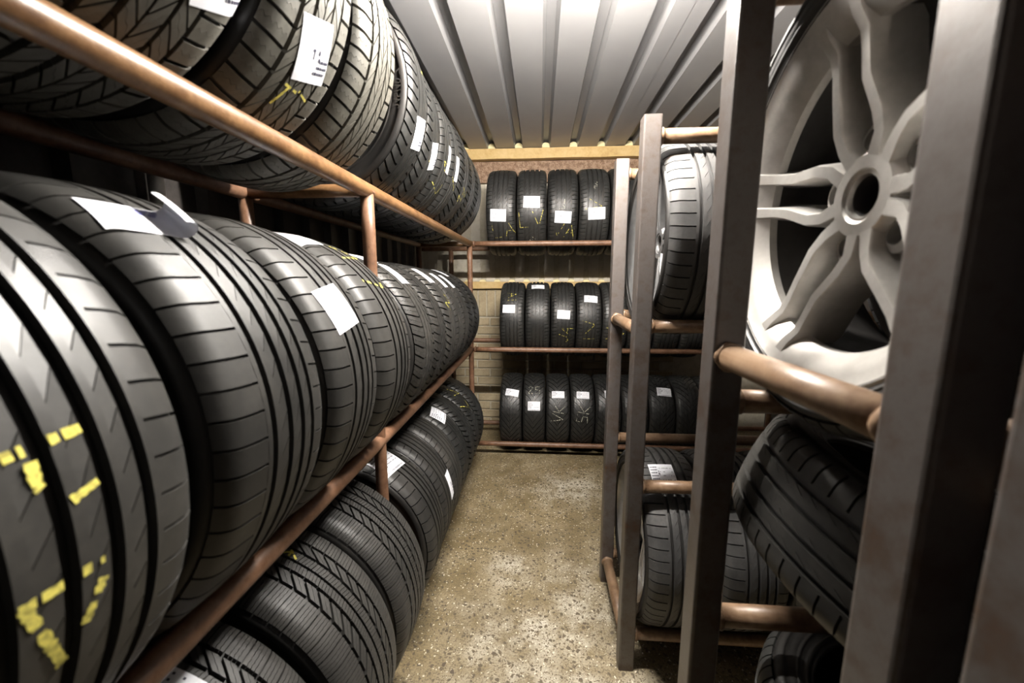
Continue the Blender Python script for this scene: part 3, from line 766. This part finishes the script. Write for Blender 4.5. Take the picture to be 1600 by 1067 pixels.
def rim_parts(rim, W, matname, legs, face):
    key = (rim, W, matname, legs)
    if key in _rims: return _rims[key]
    hw = W*.43; lip = rim+.008
    front = [(-hw-.004, lip-.006), (-hw-.008, lip-.001), (-hw-.006, lip+.003), (-hw, lip), (-hw+.006, rim+.001), (-hw+.030, rim-.004), (-hw+.040, rim-.040), (-hw+.028, rim-.040), (-hw+.012, rim-.026), (-hw+.002, rim-.010)]
    lipm = revolve_y('rim_lip', front, MATS[matname], 96, True)
    barrel = [(-hw+.030, rim-.006), (-hw+.045, rim-.006), (-hw+.06, rim-.022), (hw-.05, rim-.026), (hw-.03, rim-.004), (hw-.008, rim-.002), (hw-.002, lip), (hw+.003, lip-.003),
              (hw-.004, rim-.010), (hw-.05, rim-.034), (-hw+.075, rim-.032), (-hw+.040, rim-.030)]
    bm_ = revolve_y('rim_barrel', barrel, MATS['brake_dust_and_shade'], 96, True)
    y0 = -hw+.014+face
    conc = .024; y0 += conc
    hub = [(y0+.060, .024), (y0+.012, .024), (y0+.003, .027), (y0+.003, .031), (y0, .034), (y0, .050), (y0+.008, .056), (y0+.060, .062)]
    hubm = revolve_y('hub', hub, MATS[matname], 48, True)
    capm = revolve_y('bore', [(y0+.050, .0001), (y0+.050, .0230), (y0+.008, .0230), (y0+.008, .0242), (y0+.052, .0242)], MATS['brake_dust_and_shade'], 32)  # dark lining stands in for the shade inside the open alloy bore
    ro = rim-.012; spm = []
    for sgn in (-1, 1):
        V, Fs = [], []
        if legs == 'pair':
            path = [(.044, .018, .000, .0105), (.068, .031, -.001, .0085), (.092, .034, -.003, .0078), (.135, .0265, -.004, .0072), (.17, .026, .000, .0070), (ro-.036, .027, .001, .0076), (ro-.016, .028, -.007, .0082), (ro+.006, .030, -.0135, .0095)]
        else:
            path = [(.046, .010, .000, .008), (.09, .014, -.002, .006), (.15, .026, .0, .0055), (ro-.03, .038, .0, .006), (ro+.006, .044, -.013, .007)]
        secs = []
        for i, (r, off, dy, hwid) in enumerate(path):
            px, pz = r, sgn*off
            nx0, nz0 = path[max(0, i-1)][0], sgn*path[max(0, i-1)][1]
            nx1, nz1 = path[min(len(path)-1, i+1)][0], sgn*path[min(len(path)-1, i+1)][1]
            tx, tz = nx1-nx0, nz1-nz0; L = math.hypot(tx, tz); ux, uz = -tz/L, tx/L
            cv = -conc*min(1, max(0, (r-.055)/(ro-.075)))
            secs.append([(px+ux*u*hwid, y0+dy+cv+yy, pz+uz*u*hwid) for u, yy in ((-1.75, .058), (-1.12, .004), (-.92, .0), (.92, .0), (1.12, .004), (1.75, .058))])
        loft(V, Fs, secs)
        spm.append(mesh('spoke', V, Fs, matname))
    # lug seat with an open hole, one between each pair of legs
    V, Fs = [], []; n = 20; rings = []
    for rr_, yy in ((.021, .016), (.0125, .012), (.0125, .045), (.021, .045)):
        V.extend((.071+rr_*math.cos(2*math.pi*i/n), y0+yy, rr_*1.15*math.sin(2*math.pi*i/n)) for i in range(n))
    for s_ in range(4):
        for i in range(n): Fs.append((s_*n+i, s_*n+(i+1) % n, ((s_+1) % 4)*n+(i+1) % n, ((s_+1) % 4)*n+i))
    lug = mesh('lug_seat', V, Fs, matname, True)
    for me in [bm_, hubm, lug, lipm, capm]+spm: me.set_sharp_from_angle(angle=R_(34))
    _rims[key] = (bm_, hubm, spm, lug, lipm, capm); return _rims[key]
def alloy_wheel(label, R, W, rim, c, matname, legs, style, tm, face=0.0, spin=0.0, papers=(), chalks=(), yaw=0.0):
    root, P = tyre(label, style, R, W, rim, c, 'x', tm, 'wheels on the right racks', papers, chalks, name='alloy_wheel')
    root.rotation_euler.z += R_(yaw)
    bm_, hubm, spm, lug, lipm, capm = rim_parts(rim, W, matname, legs, face)
    link('rim_barrel', bm_, root, (0, 0, R)); h_ = link('hub', hubm, root, (0, 0, R)); link('rim_lip', lipm, root, (0, 0, R)); link('bore', capm, h_)
    for k in range(5):
        a = -R_(97+72*k)+spin
        for me in spm: link('spoke', me, root, (0, 0, R), (0, a, 0))
        link('lug_seat', lug, root, (0, 0, R), (0, a, 0))
    return root

# right racks
zw = ZRC+math.sqrt((.310+.0235)**2-(.680-YW)**2)
alloy_wheel('large silver alloy wheel with paired spokes in the near right rack', .310, .215, .240, (.352+.1075, YW, zw), 'alloy', 'pair', 'summer', 'rubber_dark', .0, yaw=-3)
tyre('black tyre hidden behind the silver alloy wheel', 'eco', .310, .205, .205, (.72, YW, zw), 'x', 'rubber_dark', 'tyres in the right racks')
zw2 = rest(1.165, .020, .305, .20)
alloy_wheel('dusty grey wheel standing on the upper shelf behind the post', .305, .225, .240, (.337+.1125, 1.405, zw2), 'alloy_dark', 'thin', 'summer', 'rubber_dusty', .004, .3)
tyre('dusty tyre beside the dusty grey wheel on the upper shelf', 'summer', .305, .22, .225, (.70, 1.405, zw2), 'x', 'rubber_dusty', 'tyres in the right racks')
zl = rest(.125, .020, .300, .20)
alloy_wheel('wheel with a white label in the lowest shelf beside the aisle', .300, .205, .225, (.337+.1025, 1.405, zl), 'alloy', 'thin', 'summer', 'rubber_dusty', .01, .5, [dict(th=66, w0=-.02, sw=.08, sch=.11, rot=0, kind='form')])
tyre('worn dusty tyre in the lowest shelf behind the black post', 'summer', .300, .205, .215, (.66, 1.405, zl), 'x', 'rubber_dusty', 'tyres in the right racks')
tyre('shaded tyre at the inner end of the lowest shelf', 'summer', .300, .205, .215, (.88, 1.405, zl), 'x', 'rubber_dark', 'tyres in the right racks')

# tyre lying tilted in the near rack
nA = Vector((.346, -.121, .93)).normalized()      # axis
ex = Vector((-1, 0, 0)); ex = (ex-nA*ex.dot(nA)).normalized()
ez = ex.cross(nA)
m3 = Matrix((ex, nA, ez)).transposed()
tyre('black tyre lying tilted below the silver alloy wheel', 'eco', .285, .19, .20, (.618, .590, .882), None, 'rubber_worn', 'tyres in the right racks', mat3=m3)
flat = Matrix((Vector((-1, 0, 0)), Vector((0, 0, 1)), Vector((0, 1, 0)))).transposed()
for z, wd in ((.263, 'lowest'), (.495, 'upper')):
    tyre('%s of two dark tyres lying flat under the tilted tyre' % wd, 'eco', .285, .228, .20, (.665, .545, z), None, 'rubber_dark', 'tyres in the right racks', mat3=flat)

# moulded size lettering on the near sidewall of one dark tyre
def side_lettering(root, text, R, W, r_mid, deg0, h):
    cu = bpy.data.curves.new('lettering', 'FONT'); cu.body = text; cu.size = h*1.4; cu.extrude = .0
    tmp = bpy.data.objects.new('tmp', cu); col.objects.link(tmp)
    dg = bpy.context.evaluated_depsgraph_get(); me = bpy.data.meshes.new_from_object(tmp.evaluated_get(dg))
    bpy.data.objects.remove(tmp)
    V = [tuple(v.co) for v in me.vertices]; Fs = [tuple(p.vertices) for p in me.polygons]
    out = []
    for x, y, z in V:
        r = r_mid+y-h/2; a = R_(deg0)+x/r_mid
        out.append((r*math.cos(a), -W/2-.0008, r*math.sin(a)))
    n = len(out); out2 = out+[(x, y+.003, z) for x, y, z in out]
    link('raised_lettering', mesh('raised_lettering', out2, Fs, 'rubber_worn'), root, (0, 0, R))
for o in list(col.objects):
    if o.get('label', '').startswith('dark tyre with visible sidewall lettering'):
        side_lettering(o, '245/40 Z', .318, .179, .272, -14, .020)
